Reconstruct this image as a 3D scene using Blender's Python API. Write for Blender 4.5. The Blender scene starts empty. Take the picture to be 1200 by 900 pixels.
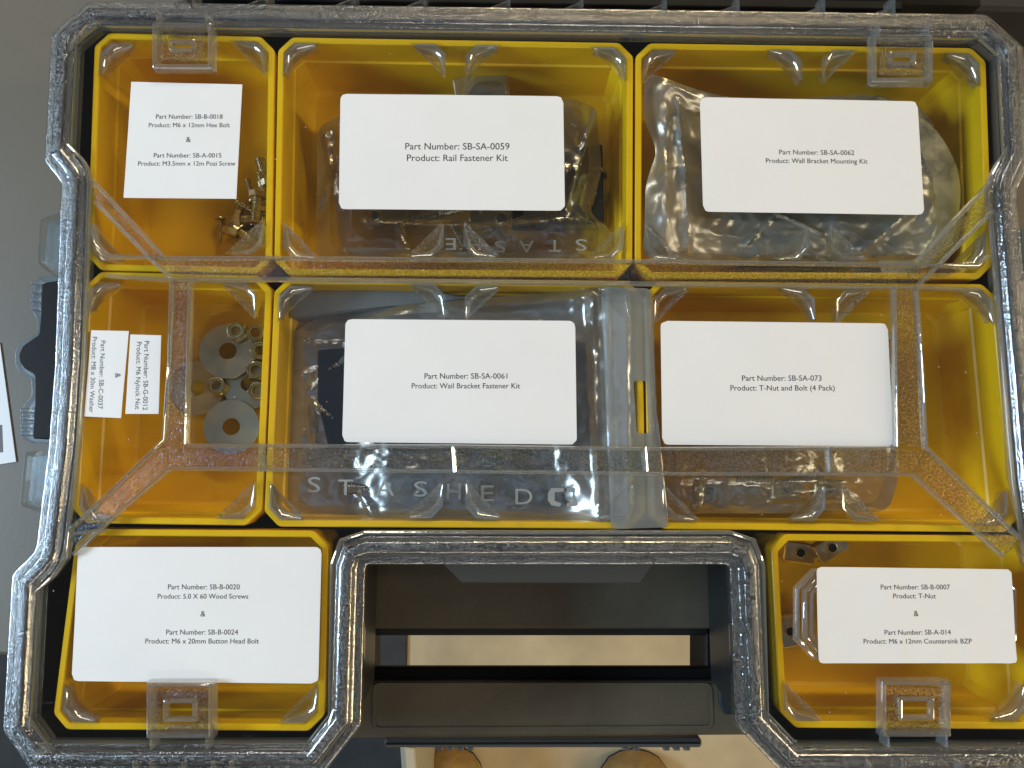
import bpy, bmesh, math, random
from mathutils import Vector, Matrix, noise
from mathutils.geometry import tessellate_polygon
random.seed(7)
C = bpy.context.scene.collection
sc = bpy.context.scene
R = math.radians
MM = 0.001

# ------------------------------------------------------------------ camera
F_PX = 890.0
CAM = Vector((0.0, -0.032, 0.340))
cam_d = bpy.data.cameras.new('camera')
cam = bpy.data.objects.new('camera', cam_d)
C.objects.link(cam)
cam.location = CAM
cam.rotation_euler = (R(5.4), 0, R(0.6))
cam_d.sensor_width = 36.0
cam_d.lens = F_PX / 1200 * 36.0
cam_d.clip_start = 0.01
cam_d.clip_end = 50
sc.camera = cam
ROT = cam.rotation_euler.to_matrix()
# ------------------------------------------------------------------ world, lamps, exposure
w = bpy.data.worlds.new('World')
sc.world = w
w.use_nodes = True
w.node_tree.nodes['Background'].inputs[0].default_value = (0.86, 0.87, 0.88, 1)
w.node_tree.nodes['Background'].inputs[1].default_value = 0.07

def area(name, loc, target, sx, sy, power, col):
    d = bpy.data.lights.new(name, 'AREA')
    d.shape = 'RECTANGLE'; d.size = sx; d.size_y = sy; d.energy = power; d.color = col
    o = bpy.data.objects.new(name, d); C.objects.link(o)
    o.location = loc
    o.rotation_euler = (Vector(target) - Vector(loc)).to_track_quat('-Z', 'Y').to_euler()
    return o
area('window_light', (-1.5, -0.1, 0.75), (0, 0, 0), 0.6, 0.36, 26, (0.58, 0.79, 1.0))
area('workshop_lamp', (0.5, 1.95, 1.15), (0, 0, 0), 1.3, 0.10, 20, (1.0, 0.78, 0.46))
area('workshop_lamp', (2.3, 0.1, 1.35), (0, 0, 0), 0.14, 1.5, 19, (1.0, 0.82, 0.56))
area('ceiling_light', (-0.7, 2.1, 2.1), (0, 0, 0), 0.8, 0.3, 8, (1.0, 0.95, 0.88))
area('ceiling_light', (0.3, -1.9, 1.7), (0, 0, 0), 1.1, 0.2, 6.5, (1.0, 0.90, 0.76))
area('floor_sun_fill', (1.25, -0.75, 0.25), (0.15, -0.5, -0.92), 0.5, 0.3, 7, (1.0, 0.76, 0.42))  # added low light, stands in for sunlight on the floor strip
# a dim blue panel added so its soft mirror image lies over the middle bin
sk = area('sheen_panel', (-0.25, 0.25, 2.4), (-0.25, 0.25, 0), 1.25, 0.85, 0.9, (0.45, 0.66, 1.0))

sc.view_settings.view_transform = 'Standard'
sc.view_settings.look = 'None'
sc.view_settings.exposure = 0.30
sc.view_settings.gamma = 1.0
sc.render.engine = 'CYCLES'
sc.cycles.max_bounces = 12
sc.cycles.transparent_max_bounces = 40
sc.cycles.transmission_bounces = 12
sc.cycles.glossy_bounces = 5
sc.cycles.diffuse_bounces = 4
sc.cycles.caustics_reflective = False
sc.cycles.caustics_refractive = True
sc.cycles.blur_glossy = 0.3
sc.cycles.sample_clamp_indirect = 4.0
sc.cycles.use_denoising = True

def P(u, v, z=0.0):
    """the point at height z that the photograph shows at (u, v)"""
    d = ROT @ Vector(((u - 600) / F_PX, (450 - v) / F_PX, -1.0))
    t = (z - CAM.z) / d.z
    return CAM + d * t

def PP(pts, z=0.0):
    return [P(u, v, z) for u, v in pts]

# ------------------------------------------------------------------ materials
def nmat(name):
    m = bpy.data.materials.new(name); m.use_nodes = True
    nt = m.node_tree; nt.nodes.clear()
    out = nt.nodes.new('ShaderNodeOutputMaterial')
    return m, nt, out

def N(nt, kind, **kw):
    n = nt.nodes.new(kind)
    for k, v in kw.items():
        if k in n.inputs: n.inputs[k].default_value = v
        else: setattr(n, k, v)
    return n

def mirror_at(u, v, h, z=0.003):
    d = P(u, v, z) - CAM; d.z = -d.z
    return P(u, v, z) + d * ((h - z) / d.z)
_a = mirror_at(350, 345, 2.4); _b = mirror_at(742, 615, 2.4)
sk.location = ((_a.x + _b.x) / 2, (_a.y + _b.y) / 2, 2.4); sk.rotation_euler = (0, 0, 0)
sk.data.size = abs(_b.x - _a.x); sk.data.size_y = abs(_b.y - _a.y)

def tex_noise(nt, scale, detail=2.0, rough=0.5, stretch=None):
    tc = nt.nodes.new('ShaderNodeTexCoord')
    n = N(nt, 'ShaderNodeTexNoise', Scale=scale, Detail=detail, Roughness=rough)
    if stretch:
        mp = nt.nodes.new('ShaderNodeMapping'); mp.inputs['Scale'].default_value = stretch
        nt.links.new(tc.outputs['Object'], mp.inputs[0]); nt.links.new(mp.outputs[0], n.inputs['Vector'])
    else:
        nt.links.new(tc.outputs['Object'], n.inputs['Vector'])
    return n

def bump(nt, src, strength, dist):
    b = N(nt, 'ShaderNodeBump', Strength=strength, Distance=dist)
    nt.links.new(src, b.inputs['Height'])
    return b.outputs[0]

def principled(name, col, rough=0.5, metal=0.0, var=0.0, vscale=60, bscale=None, bstr=0.3, bdist=0.0002,
               rvar=0.0, coat=0.0, spec=0.5, stretch=None, sss=0.0, scratch=0.0):
    m, nt, out = nmat(name)
    p = N(nt, 'ShaderNodeBsdfPrincipled')
    p.inputs['Base Color'].default_value = (*col, 1)
    p.inputs['Roughness'].default_value = rough
    p.inputs['Metallic'].default_value = metal
    p.inputs['Specular IOR Level'].default_value = spec
    p.inputs['Coat Weight'].default_value = coat
    if sss:
        p.inputs['Subsurface Weight'].default_value = sss
        p.inputs['Subsurface Radius'].default_value = (0.003, 0.002, 0.0006)
        p.inputs['Subsurface Scale'].default_value = 1.0
    nt.links.new(p.outputs[0], out.inputs[0])
    if var or rvar:
        n = tex_noise(nt, vscale, 5, 0.6, stretch)
        if var:
            mx = N(nt, 'ShaderNodeMix', data_type='RGBA')
            mx.inputs['A'].default_value = (*[c * (1 - var) for c in col], 1)
            mx.inputs['B'].default_value = (*[min(1, c * (1 + var)) for c in col], 1)
            mr = N(nt, 'ShaderNodeMapRange'); mr.inputs[1].default_value = 0.3; mr.inputs[2].default_value = 0.7
            nt.links.new(n.outputs[0], mr.inputs[0]); nt.links.new(mr.outputs[0], mx.inputs['Factor'])
            nt.links.new(mx.outputs['Result'], p.inputs['Base Color'])
        if rvar:
            mr = N(nt, 'ShaderNodeMapRange')
            mr.inputs[1].default_value = 0.3; mr.inputs[2].default_value = 0.7
            mr.inputs[3].default_value = max(0.02, rough - rvar); mr.inputs[4].default_value = rough + rvar
            nt.links.new(n.outputs[0], mr.inputs[0]); nt.links.new(mr.outputs[0], p.inputs['Roughness'])
    if scratch and var:
        prev = p.inputs['Base Color'].links[0].from_socket
        for st_, sd in (((1, 30, 6), 26), ((24, 2, 5), 31)):
            sn = tex_noise(nt, sd, 3, .6, st_)
            sm = N(nt, 'ShaderNodeMapRange'); sm.inputs[1].default_value = .67; sm.inputs[2].default_value = .76; sm.inputs[4].default_value = scratch
            nt.links.new(sn.outputs[0], sm.inputs[0])
            mx = N(nt, 'ShaderNodeMix', data_type='RGBA'); mx.inputs['B'].default_value = (*[min(.8, c * .75 + .16) for c in col], 1)
            nt.links.new(prev, mx.inputs['A']); nt.links.new(sm.outputs[0], mx.inputs['Factor']); prev = mx.outputs['Result']
        # grime: broad darker rubs
        gn = tex_noise(nt, 40, 6, .7); gm = N(nt, 'ShaderNodeMapRange'); gm.inputs[1].default_value = .56; gm.inputs[2].default_value = .72; gm.inputs[4].default_value = scratch
        nt.links.new(gn.outputs[0], gm.inputs[0])
        mx = N(nt, 'ShaderNodeMix', data_type='RGBA'); mx.inputs['B'].default_value = (*[c * .62 for c in col], 1)
        nt.links.new(prev, mx.inputs['A']); nt.links.new(gm.outputs[0], mx.inputs['Factor'])
        nt.links.new(mx.outputs['Result'], p.inputs['Base Color'])
    if bscale:
        b = tex_noise(nt, bscale, 3)
        nt.links.new(bump(nt, b.outputs[0], bstr, bdist), p.inputs['Normal'])
    return m

def clear_mat(name, trans=0.5, refr=0.4, rough=0.02, ior=1.5, bscale=None, bstr=0.5, bdist=0.0003,
              tint=(1, 1, 1), gboost=0.0, milky=0.0, voro=False, milkcol=(0.8, 0.85, 0.9), grough=None, grain=0.0, dust=0.0):
    """clear plastic: see-through share + refracting share + reflection by Fresnel (+ a milky share: haze in the plastic, painted room light in ribs)"""
    m, nt, out = nmat(name)
    t = N(nt, 'ShaderNodeBsdfTransparent'); t.inputs[0].default_value = (*tint, 1)
    g = N(nt, 'ShaderNodeBsdfGlossy'); g.inputs['Roughness'].default_value = grough or max(rough, 0.02)
    g.inputs['Color'].default_value = (1, 1, 1, 1)
    r = N(nt, 'ShaderNodeBsdfRefraction'); r.inputs['Roughness'].default_value = rough
    r.inputs['IOR'].default_value = ior; r.inputs['Color'].default_value = (*tint, 1)
    fr = N(nt, 'ShaderNodeFresnel')
    ge = N(nt, 'ShaderNodeNewGeometry'); mr = N(nt, 'ShaderNodeMapRange')   # same Fresnel curve on both sides of the wall
    mr.inputs[3].default_value = ior; mr.inputs[4].default_value = 1 / ior
    nt.links.new(ge.outputs['Backfacing'], mr.inputs[0]); nt.links.new(mr.outputs[0], fr.inputs['IOR'])
    base = t.outputs[0]
    if refr > 0:
        mx = N(nt, 'ShaderNodeMixShader'); mx.inputs[0].default_value = refr / (refr + trans)
        nt.links.new(t.outputs[0], mx.inputs[1]); nt.links.new(r.outputs[0], mx.inputs[2])
        base = mx.outputs[0]
    if milky > 0:
        d = N(nt, 'ShaderNodeBsdfDiffuse'); d.inputs[0].default_value = (*milkcol, 1)
        mx = N(nt, 'ShaderNodeMixShader'); mx.inputs[0].default_value = milky
        nt.links.new(base, mx.inputs[1]); nt.links.new(d.outputs[0], mx.inputs[2])
        base = mx.outputs[0]; milk_mx = mx
        if dust:
            tc = N(nt, 'ShaderNodeTexCoord')
            vo = N(nt, 'ShaderNodeTexVoronoi', Scale=95.0); nt.links.new(tc.outputs['Object'], vo.inputs['Vector'])
            lt = N(nt, 'ShaderNodeMapRange'); lt.inputs[1].default_value = .035; lt.inputs[2].default_value = .02
            nt.links.new(vo.outputs['Distance'], lt.inputs[0])
            sn = tex_noise(nt, 30, 4, .7, (1, 18, 1)); sm = N(nt, 'ShaderNodeMapRange'); sm.inputs[1].default_value = .66; sm.inputs[2].default_value = .8; sm.inputs[4].default_value = .12
            nt.links.new(sn.outputs[0], sm.inputs[0])
            ad = N(nt, 'ShaderNodeMath', operation='ADD'); nt.links.new(lt.outputs[0], ad.inputs[0]); nt.links.new(sm.outputs[0], ad.inputs[1])
            ml = N(nt, 'ShaderNodeMath', operation='MULTIPLY_ADD'); ml.inputs[1].default_value = dust; ml.inputs[2].default_value = milky
            nt.links.new(ad.outputs[0], ml.inputs[0]); nt.links.new(ml.outputs[0], mx.inputs[0])
    fac = fr.outputs[0]
    if gboost:
        a = N(nt, 'ShaderNodeMath', operation='MULTIPLY_ADD', use_clamp=True)
        a.inputs[1].default_value = 1.0; a.inputs[2].default_value = gboost
        nt.links.new(fac, a.inputs[0]); fac = a.outputs[0]
    mx = N(nt, 'ShaderNodeMixShader')
    nt.links.new(fac, mx.inputs[0]); nt.links.new(base, mx.inputs[1]); nt.links.new(g.outputs[0], mx.inputs[2])
    nt.links.new(mx.outputs[0], out.inputs[0])
    if grain:
        gn = tex_noise(nt, bscale, 2)
        gr = N(nt, 'ShaderNodeMapRange'); gr.inputs[1].default_value = .38; gr.inputs[2].default_value = .62
        nt.links.new(gn.outputs[0], gr.inputs[0])
        mc = N(nt, 'ShaderNodeMix', data_type='RGBA')
        mc.inputs['A'].default_value = (*[c * (1 - grain) for c in tint], 1); mc.inputs['B'].default_value = (*tint, 1)
        nt.links.new(gr.outputs[0], mc.inputs['Factor']); nt.links.new(mc.outputs['Result'], t.inputs[0])
        if milky > 0 and not dust:      # frosting sits on the tops of the pebbles
            gp = N(nt, 'ShaderNodeMapRange'); gp.inputs[1].default_value = .46; gp.inputs[2].default_value = .66
            gp.inputs[3].default_value = milky * .25; gp.inputs[4].default_value = min(.9, milky * 3.6)
            nt.links.new(gn.outputs[0], gp.inputs[0]); nt.links.new(gp.outputs[0], milk_mx.inputs[0])
    if bscale:
        if voro:
            tc = nt.nodes.new('ShaderNodeTexCoord')
            b = N(nt, 'ShaderNodeTexVoronoi', Scale=bscale); nt.links.new(tc.outputs['Object'], b.inputs['Vector'])
        else:
            b = tex_noise(nt, bscale, 2)
        bo = bump(nt, b.outputs[0], bstr, bdist)
        for n in (g, r, fr): nt.links.new(bo, n.inputs['Normal'])
    return m

M = {}
M['panel'] = clear_mat('clear_panel', trans=1, refr=0, rough=0.03, grough=.06, ior=1.45, bscale=35, bstr=0.05, bdist=0.0006,
                       tint=(0.965, 0.97, 0.96), milky=0.001, dust=0.45)
M['rib'] = clear_mat('clear_rib', trans=0.85, refr=0.15, rough=0.02, grough=0.07, ior=1.5, tint=(0.96, 0.97, 0.965), bscale=260, bstr=0.2, bdist=0.0003, gboost=0.19, milky=0.13, milkcol=(.55, .56, .54))  # milky share stands in for the bright room mirrored in the rib walls
M['pebble'] = clear_mat('pebbled_clear', trans=1, refr=0, rough=0.03, grough=0.12, ior=1.5, bscale=1150, bstr=1.0,
                        bdist=0.0005, tint=(1, 1, 0.98), gboost=0.0, milky=0.006, grain=0.34, milkcol=(.72, .72, .66))
M['rim'] = clear_mat('pebbled_rim', trans=1, refr=0, rough=0.05, grough=0.2, ior=1.5, bscale=1150, bstr=1.0,
                     bdist=0.0005, tint=(0.9, 0.92, 0.92), gboost=0.07, milky=0.06, grain=0.45, milkcol=(.66, .69, .70))
M['edge'] = clear_mat('rim_edge', trans=1, refr=0, rough=0.05, grough=0.10, ior=1.5, bscale=1100, bstr=1.0,
                     bdist=0.0002, tint=(0.92, 0.94, 0.94), gboost=0.22, milky=0.05, milkcol=(.66, .69, .70), grain=0.25)
M['shell'] = clear_mat('clear_shell', trans=1, refr=0, rough=0.05, ior=1.45, tint=(0.95, 0.96, 0.96), milky=0.004)
M['fin'] = clear_mat('clear_fin', trans=0.9, refr=0.1, rough=0.02, grough=0.06, ior=1.5, tint=(0.98, 0.99, 0.98), gboost=0.02)
M['fin_wall'] = clear_mat('clear_fin_wall', trans=1, refr=0, rough=0.02, grough=0.08, ior=1.5, tint=(0.95, 0.97, 0.97), gboost=0.32, milky=0.13)  # pale milky share painted in for room light mirrored by the walls
M['fin_face'] = clear_mat('pebbled_fin', trans=1, refr=0, rough=0.05, grough=0.15, ior=1.5, bscale=900, bstr=1.0,
                          bdist=0.0006, tint=(1, 1, 0.97), gboost=0.20, milky=0.12, grain=0.3)
M['film_smoky'] = clear_mat('smoky_film', trans=1, refr=0, rough=0.22, ior=1.5, bscale=60, bstr=0.35, bdist=0.001,
                      tint=(0.54, 0.52, 0.46), gboost=0.15, milky=0.08, milkcol=(0.42, 0.42, 0.38))
M['film'] = clear_mat('bag_film', trans=1, refr=0, rough=0.24, ior=1.5, bscale=60, bstr=0.3, bdist=0.001,
                      tint=(0.80, 0.77, 0.66), gboost=0.16, milky=0.16, milkcol=(0.62, 0.57, 0.44))  # warm milky colour paints in the golden sheen
M['film_silver'] = clear_mat('silvery_film', trans=1, refr=0, rough=0.24, ior=1.5, bscale=70, bstr=0.4, bdist=0.0015,
                      tint=(0.68, 0.68, 0.64), gboost=0.22, milky=0.20, milkcol=(0.56, 0.56, 0.53))
M['film_milky'] = clear_mat('milky_film', trans=1, refr=0, rough=0.34, ior=1.5, bscale=50, bstr=0.4, bdist=0.0015,
                      tint=(0.66, 0.66, 0.58), gboost=0.16, milky=0.34, milkcol=(0.52, 0.52, 0.45))
M['film_cloudy'] = clear_mat('cloudy_film', trans=1, refr=0, rough=0.24, ior=1.5, bscale=45, bstr=0.5, bdist=0.0015,
                      tint=(0.62, 0.65, 0.66), gboost=0.18, milky=0.42, milkcol=(0.55, 0.57, 0.55))
M['yellow'] = principled('yellow_plastic', (0.90, 0.56, 0.002), rough=0.32, var=0.06, vscale=18, scratch=.4, rvar=0.06, bscale=500, bstr=0.05, bdist=0.0001)
M['black'] = principled('black_plastic', (0.012, 0.0125, 0.013), rough=0.42, var=0.25, vscale=40, bscale=900, bstr=0.35, bdist=0.0002)
M['rubber'] = principled('black_rubber', (0.007, 0.007, 0.007), rough=0.55, spec=.2)
M['box'] = principled('toolbox_plastic', (0.085, 0.074, 0.050), rough=0.42, var=0.2, vscale=25, scratch=.25, bscale=900, bstr=0.35, bdist=0.0003)
M['bright'] = principled('bright_zinc', (0.80, 0.76, 0.64), rough=0.25, metal=1, var=0.1, vscale=120, rvar=.08)
M['boxbar'] = principled('toolbox_latch', (0.075, 0.08, 0.085), rough=0.45)
M['frost'] = clear_mat('frosted_edge', trans=0.3, refr=0.1, rough=0.25, tint=(0.75, 0.82, 0.86), gboost=0.1, milky=0.22, milkcol=(0.35, 0.42, 0.48))
M['paper'] = principled('label_paper', (0.80, 0.80, 0.80), rough=0.4, coat=0.7, var=0.02, vscale=25, bscale=60, bstr=0.12, bdist=0.0004)
M['ink'] = principled('ink', (0.035, 0.035, 0.04), rough=0.6)
M['print'] = principled('white_print', (0.42, 0.43, 0.42), rough=0.5)
M['steel'] = principled('zinc_steel', (0.62, 0.60, 0.54), rough=0.3, metal=1, var=0.12, vscale=150, rvar=0.1)
M['brass'] = principled('yellow_zinc', (0.60, 0.55, 0.36), rough=0.35, metal=1, var=0.2, vscale=250, rvar=0.1)
M['galv'] = principled('galvanised_steel', (0.66, 0.64, 0.52), rough=0.38, metal=1, var=0.06, vscale=100, rvar=0.12)
M['darksteel'] = principled('dark_steel', (0.05, 0.052, 0.055), rough=0.35, metal=0.6, var=0.2, vscale=100)
M['greypad'] = principled('grey_pad', (0.20, 0.20, 0.19), rough=0.6, var=.1)
M['nylon'] = principled('nylon', (0.55, 0.50, 0.30), rough=0.5)
M['bench'] = principled('bench_grey', (0.135, 0.118, 0.09), rough=0.5, var=0.10, vscale=5, scratch=.12, bscale=300, bstr=.2, bdist=.0003)
M['floor'] = principled('concrete', (0.46, 0.37, 0.23), rough=0.7, var=0.22, vscale=6, bscale=60, bstr=0.3, bdist=0.002)
M['leather'] = principled('boot_leather', (0.30, 0.19, 0.06), rough=0.6, var=0.3, vscale=30, bscale=200, bstr=0.4, bdist=0.001)
M['lace'] = principled('lace', (0.03, 0.025, 0.02), rough=0.8)
M['sole'] = principled('boot_sole', (0.02, 0.02, 0.02), rough=0.8)
M['white'] = principled('white_paint', (0.42, 0.38, 0.28), rough=0.5, var=0.05)
M['redstuff'] = principled('dark_red', (0.12, 0.02, 0.02), rough=0.6)
M['cover_shade'] = principled('dark_cover_and_shade', (0.03, 0.032, 0.035), rough=0.8, var=0.2, vscale=30)  # dark tone of the grey cover and of the floor shade sheet

# ------------------------------------------------------------------ builders
class MB:
    def __init__(s): s.v = []; s.f = []; s.m = []
    def add(s, verts, faces, mi=0):
        b = len(s.v); s.v += [Vector(p) for p in verts]
        s.f += [tuple(b + i for i in f) for f in faces]; s.m += [mi] * len(faces)
        return s
    def loft(s, rings, cap0=True, cap1=True, closed=True, loop=False, mis=None):
        n = len(rings[0]); vs = [p for r in rings for p in r]; fs = []; b = len(s.v)
        s.v += [Vector(p) for p in vs]
        L = len(rings)
        for i in range(L if loop else L - 1):
            j = (i + 1) % L
            for k in range(n if closed else n - 1):
                k2 = (k + 1) % n
                s.f.append((b + i * n + k, b + i * n + k2, b + j * n + k2, b + j * n + k))
                s.m.append(mis[i] if mis else 0)
        def cap(r, off, flip):
            for tri in tessellate_polygon([[Vector(p) for p in r]]):
                t = tuple(b + off + i for i in (tri if not flip else tri[::-1]))
                s.f.append(t); s.m.append(mis[-1] if mis else 0)
        if not loop:
            if cap0: cap(rings[0], 0, True)
            if cap1: cap(rings[-1], (L - 1) * n, False)
        return s
    def prism(s, poly, z0, z1, bev=0.0, mi=0):
        """upright prism over world xy polygon"""
        def ring(p, z): return [Vector((q[0], q[1], z)) for q in p]
        if bev:
            ins = offset(poly, bev)
            s.loft([ring(poly, z0), ring(poly, z1 - bev), ring(ins, z1)], mis=[mi] * 3)
        else:
            s.loft([ring(poly, z0), ring(poly, z1)], mis=[mi] * 2)
        return s
    def tube(s, path, r, n=8, rs=None):
        rings = []
        path = [Vector(p) for p in path]
        up = Vector((0.13, 0.21, 1)).normalized()
        for i, p in enumerate(path):
            d = (path[min(i + 1, len(path) - 1)] - path[max(i - 1, 0)]).normalized()
            a = d.cross(up)
            if a.length < 1e-4: a = d.cross(Vector((1, 0, 0)))
            a.normalize(); b = a.cross(d).normalized()
            rr = rs[i] if rs else r
            rings.append([p + (a * math.cos(t) + b * math.sin(t)) * rr for t in [2 * math.pi * k / n for k in range(n)]])
        return s.loft(rings)
    def lathe(s, prof, n=24, axis='z', cap=True):
        """prof: [(r, z)] about the z axis, local"""
        rings = [[Vector((r * math.cos(2 * math.pi * k / n), r * math.sin(2 * math.pi * k / n), z)) for k in range(n)] for r, z in prof]
        return s.loft(rings, cap0=cap, cap1=cap)
    def build(s, name, mat, parent=None, smooth=False, local=False, bevel=0.0):
        me = bpy.data.meshes.new(name)
        if local: org = Vector((0, 0, 0))
        else:
            xs = [p.x for p in s.v]; ys = [p.y for p in s.v]; zs = [p.z for p in s.v]
            org = Vector(((min(xs) + max(xs)) / 2, (min(ys) + max(ys)) / 2, min(zs)))
        me.from_pydata([p - org for p in s.v], [], s.f)
        mats = mat if isinstance(mat, (list, tuple)) else [mat]
        for x in mats: me.materials.append(x)
        for p, mi in zip(me.polygons, s.m): p.material_index = min(mi, len(mats) - 1); p.use_smooth = False
        bm = bmesh.new(); bm.from_mesh(me)
        bmesh.ops.recalc_face_normals(bm, faces=bm.faces)
        if smooth:
            for f in bm.faces: f.smooth = True
            for e in bm.edges:
                if len(e.link_faces) == 2 and e.calc_face_angle(0) > R(35): e.smooth = False
        bm.to_mesh(me); bm.free(); me.update()
        o = bpy.data.objects.new(name, me); C.objects.link(o)
        if parent:
            o.parent = parent
            o.location = org if local else org - parent.location
        else: o.location = org
        if bevel:
            bv = o.modifiers.new('bevel', 'BEVEL'); bv.width = bevel; bv.segments = 2; bv.limit_method = 'ANGLE'; bv.angle_limit = R(40)
        return o

def area2(p): return sum(p[i][0] * p[(i + 1) % len(p)][1] - p[(i + 1) % len(p)][0] * p[i][1] for i in range(len(p))) / 2
def ccw(p):
    return list(p) if area2(p) > 0 else list(p)[::-1]

def offset(poly, d):
    """inward offset of a ccw polygon with mitred corners"""
    n = len(poly); out = []
    for i in range(n):
        a = Vector(poly[i - 1][:2]); b = Vector(poly[i][:2]); c = Vector(poly[(i + 1) % n][:2])
        e1 = (b - a).normalized(); e2 = (c - b).normalized()
        n1 = Vector((-e1.y, e1.x)); n2 = Vector((-e2.y, e2.x))
        m = n1 + n2
        if m.length < 1e-6: m = n1.copy(); k = 1
        else:
            m.normalize(); k = 1 / max(0.35, m.dot(n1))
        q = b + m * d * k
        out.append(Vector((q.x, q.y, 0)))
    return out

def fillet(poly, r, n=3):
    out = []
    L = len(poly)
    for i in range(L):
        a = Vector(poly[i - 1][:2]); b = Vector(poly[i][:2]); c = Vector(poly[(i + 1) % L][:2])
        r1 = min(r, (a - b).length * 0.45, (c - b).length * 0.45)
        p0 = b + (a - b).normalized() * r1; p1 = b + (c - b).normalized() * r1
        for k in range(n + 1):
            t = k / n
            q = p0 * (1 - t) ** 2 + b * 2 * t * (1 - t) + p1 * t * t
            out.append(Vector((q.x, q.y, 0)))
    return out

def chamfer(poly, c):
    out = []
    L = len(poly)
    for i in range(L):
        a = Vector(poly[i - 1][:2]); b = Vector(poly[i][:2]); d = Vector(poly[(i + 1) % L][:2])
        out += [b + (a - b).normalized() * c, b + (d - b).normalized() * c]
    return [Vector((q.x, q.y, 0)) for q in out]

def at(p, z): return [Vector((q[0], q[1], z)) for q in p]

def tag(o, label=None, cat=None, group=None, kind=None):
    if label: o['label'] = label
    if cat: o['category'] = cat
    if group: o['group'] = group
    if kind: o['kind'] = kind
    return o

def empty(name, loc, rot=(0, 0, 0)):
    o = bpy.data.objects.new(name, None); C.objects.link(o)
    o.location = loc; o.rotation_euler = rot; o.empty_display_size = 0.01
    return o

def copy_tree(o, parent=None):
    c = o.copy(); C.objects.link(c)
    if parent: c.parent = parent
    for ch in [x for x in bpy.data.objects if x.parent == o]: copy_tree(ch, c)
    return c

def bar_path(mb, pts, w, z0, z1, mi=0, draft=0.0, n=7):
    """a rounded rib along a world xy polyline, mitred at its bends"""
    pts = [Vector((p[0], p[1])) for p in pts]
    L = len(pts); rings = []
    for i, p in enumerate(pts):
        e1 = (p - pts[i - 1]).normalized() if i else (pts[1] - p).normalized()
        e2 = (pts[i + 1] - p).normalized() if i < L - 1 else e1
        m = Vector((-e1.y - e2.y, e1.x + e2.x)).normalized()
        k = 1 / max(0.4, m.dot(Vector((-e1.y, e1.x))))
        rings.append([Vector((*(p + m * k * w / 2 * math.cos(t)), z0 + (z1 - z0) * math.sin(t) ** .75)) for t in [math.pi * a / (n - 1) for a in range(n)]])
    mb.loft(rings)
    return mb
def ring_bead(q, w, z0, z1, n=7):
    """a rounded ridge following a closed outline, inwards of it"""
    return MB().loft([at(offset(q, w / 2 * (1 - math.cos(t))), z0 + (z1 - z0) * math.sin(t) ** .75) for t in [math.pi * a / (n - 1) for a in range(n)]], loop=True)

# ================================================================== setting: floor, bench
fl = MB(); fl.add([(-8, -8, -0.92), (8, -8, -0.92), (8, 8, -0.92), (-8, 8, -0.92)], [(0, 1, 2, 3)])
tag(fl.build('floor', M['floor']), kind='structure')
ZB = -0.085
bench = empty('workbench', (-0.55, 0.3, -0.92))
tag(bench, 'matt grey workbench top under the left half of the case', 'workbench')
a = P(372, 772, ZB); b_ = P(-900, 772, ZB)
MB().prism(ccw([(b_.x, a.y, 0), (a.x, a.y, 0), (a.x, 0.9, 0), (b_.x, 0.9, 0)]), ZB - 0.03, ZB, 0.002).build('bench_top', M['bench'], bench)
for x, y in ((b_.x + 0.08, a.y + 0.06), (a.x - 0.06, a.y + 0.06), (b_.x + 0.08, 0.84), (a.x - 0.06, 0.84)):
    MB().prism(ccw([(x - .025, y - .025, 0), (x + .025, y - .025, 0), (x + .025, y + .025, 0), (x - .025, y + .025, 0)]), -0.92, ZB - 0.03).build('leg', M['boxbar'], bench)
# right bench
bench2 = empty('workbench', (0.5, 0.4, -0.92))
tag(bench2, 'dark worktop showing past the top right corner of the case', 'workbench')
a = P(1140, 700, ZB)
MB().prism(ccw([(a.x, a.y, 0), (1.4, a.y, 0), (1.4, 0.9, 0), (a.x, 0.9, 0)]), ZB - 0.03, ZB, 0.002).build('bench_top', M['bench'], bench2)
for x, y in ((a.x + .06, a.y + .06), (1.33, a.y + .06), (a.x + .06, .84), (1.33, .84)):
    MB().prism(ccw([(x - .025, y - .025, 0), (x + .025, y - .025, 0), (x + .025, y + .025, 0), (x - .025, y + .025, 0)]), -0.92, ZB - 0.03).build('leg', M['boxbar'], bench2)
# sheet of paper, far left
zp = ZB + 0.0005
sheet = empty('paper_sheet', P(-30, 470, zp)); tag(sheet, 'white printed sheet lying on the bench at the left edge', 'paper')
MB().prism(ccw(PP([(-120, 380), (0, 402), (19, 541), (-100, 560)], zp)), zp - 0.0003, zp + 0.0002).build('page', M['paper'], sheet)
MB().prism(ccw(PP([(-60, 500), (2, 498), (3, 530), (-60, 534)], zp + .0004)), zp + .0003, zp + .0004).build('printed_block', M['boxbar'], sheet)

# ================================================================== toolbox under the handle opening
ZT = -0.060
tb = empty('toolbox', P(640, 760, -0.3)); tag(tb, 'black toolbox seen through the handle opening of the case', 'toolbox')
def slab(name, pts, z0, z1, mat, par, bev=0.001, r=0.0):
    p = ccw(PP(pts, z1))
    if r: p = ccw(fillet(p, r, 4))
    return MB().prism(p, z0, z1, bev).build(name, mat, par, smooth=True)
slab('back_panel', [(330, 600), (836, 600), (836, 737), (330, 737)], ZT - 0.012, ZT, M['box'], tb)
slab('back_step', [(330, 730), (836, 730), (836, 745), (330, 745)], ZT - 0.022, ZT - 0.014, M['black'], tb, 0.001)
slab('front_lip', [(330, 782), (840, 782), (850, 806), (330, 806)], ZT - 0.016, ZT - 0.012, M['rubber'], tb, 0.001)
slab('front_panel', [(330, 799), (846, 799), (884, 862), (330, 866)], ZT - 0.011, ZT - 0.006, M['box'], tb, 0.0015)
slab('side_wall', [(827, 600), (930, 600), (930, 850), (827, 850)], ZT - 0.05, ZT - 0.014, M['rubber'], tb, 0.001)
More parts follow.
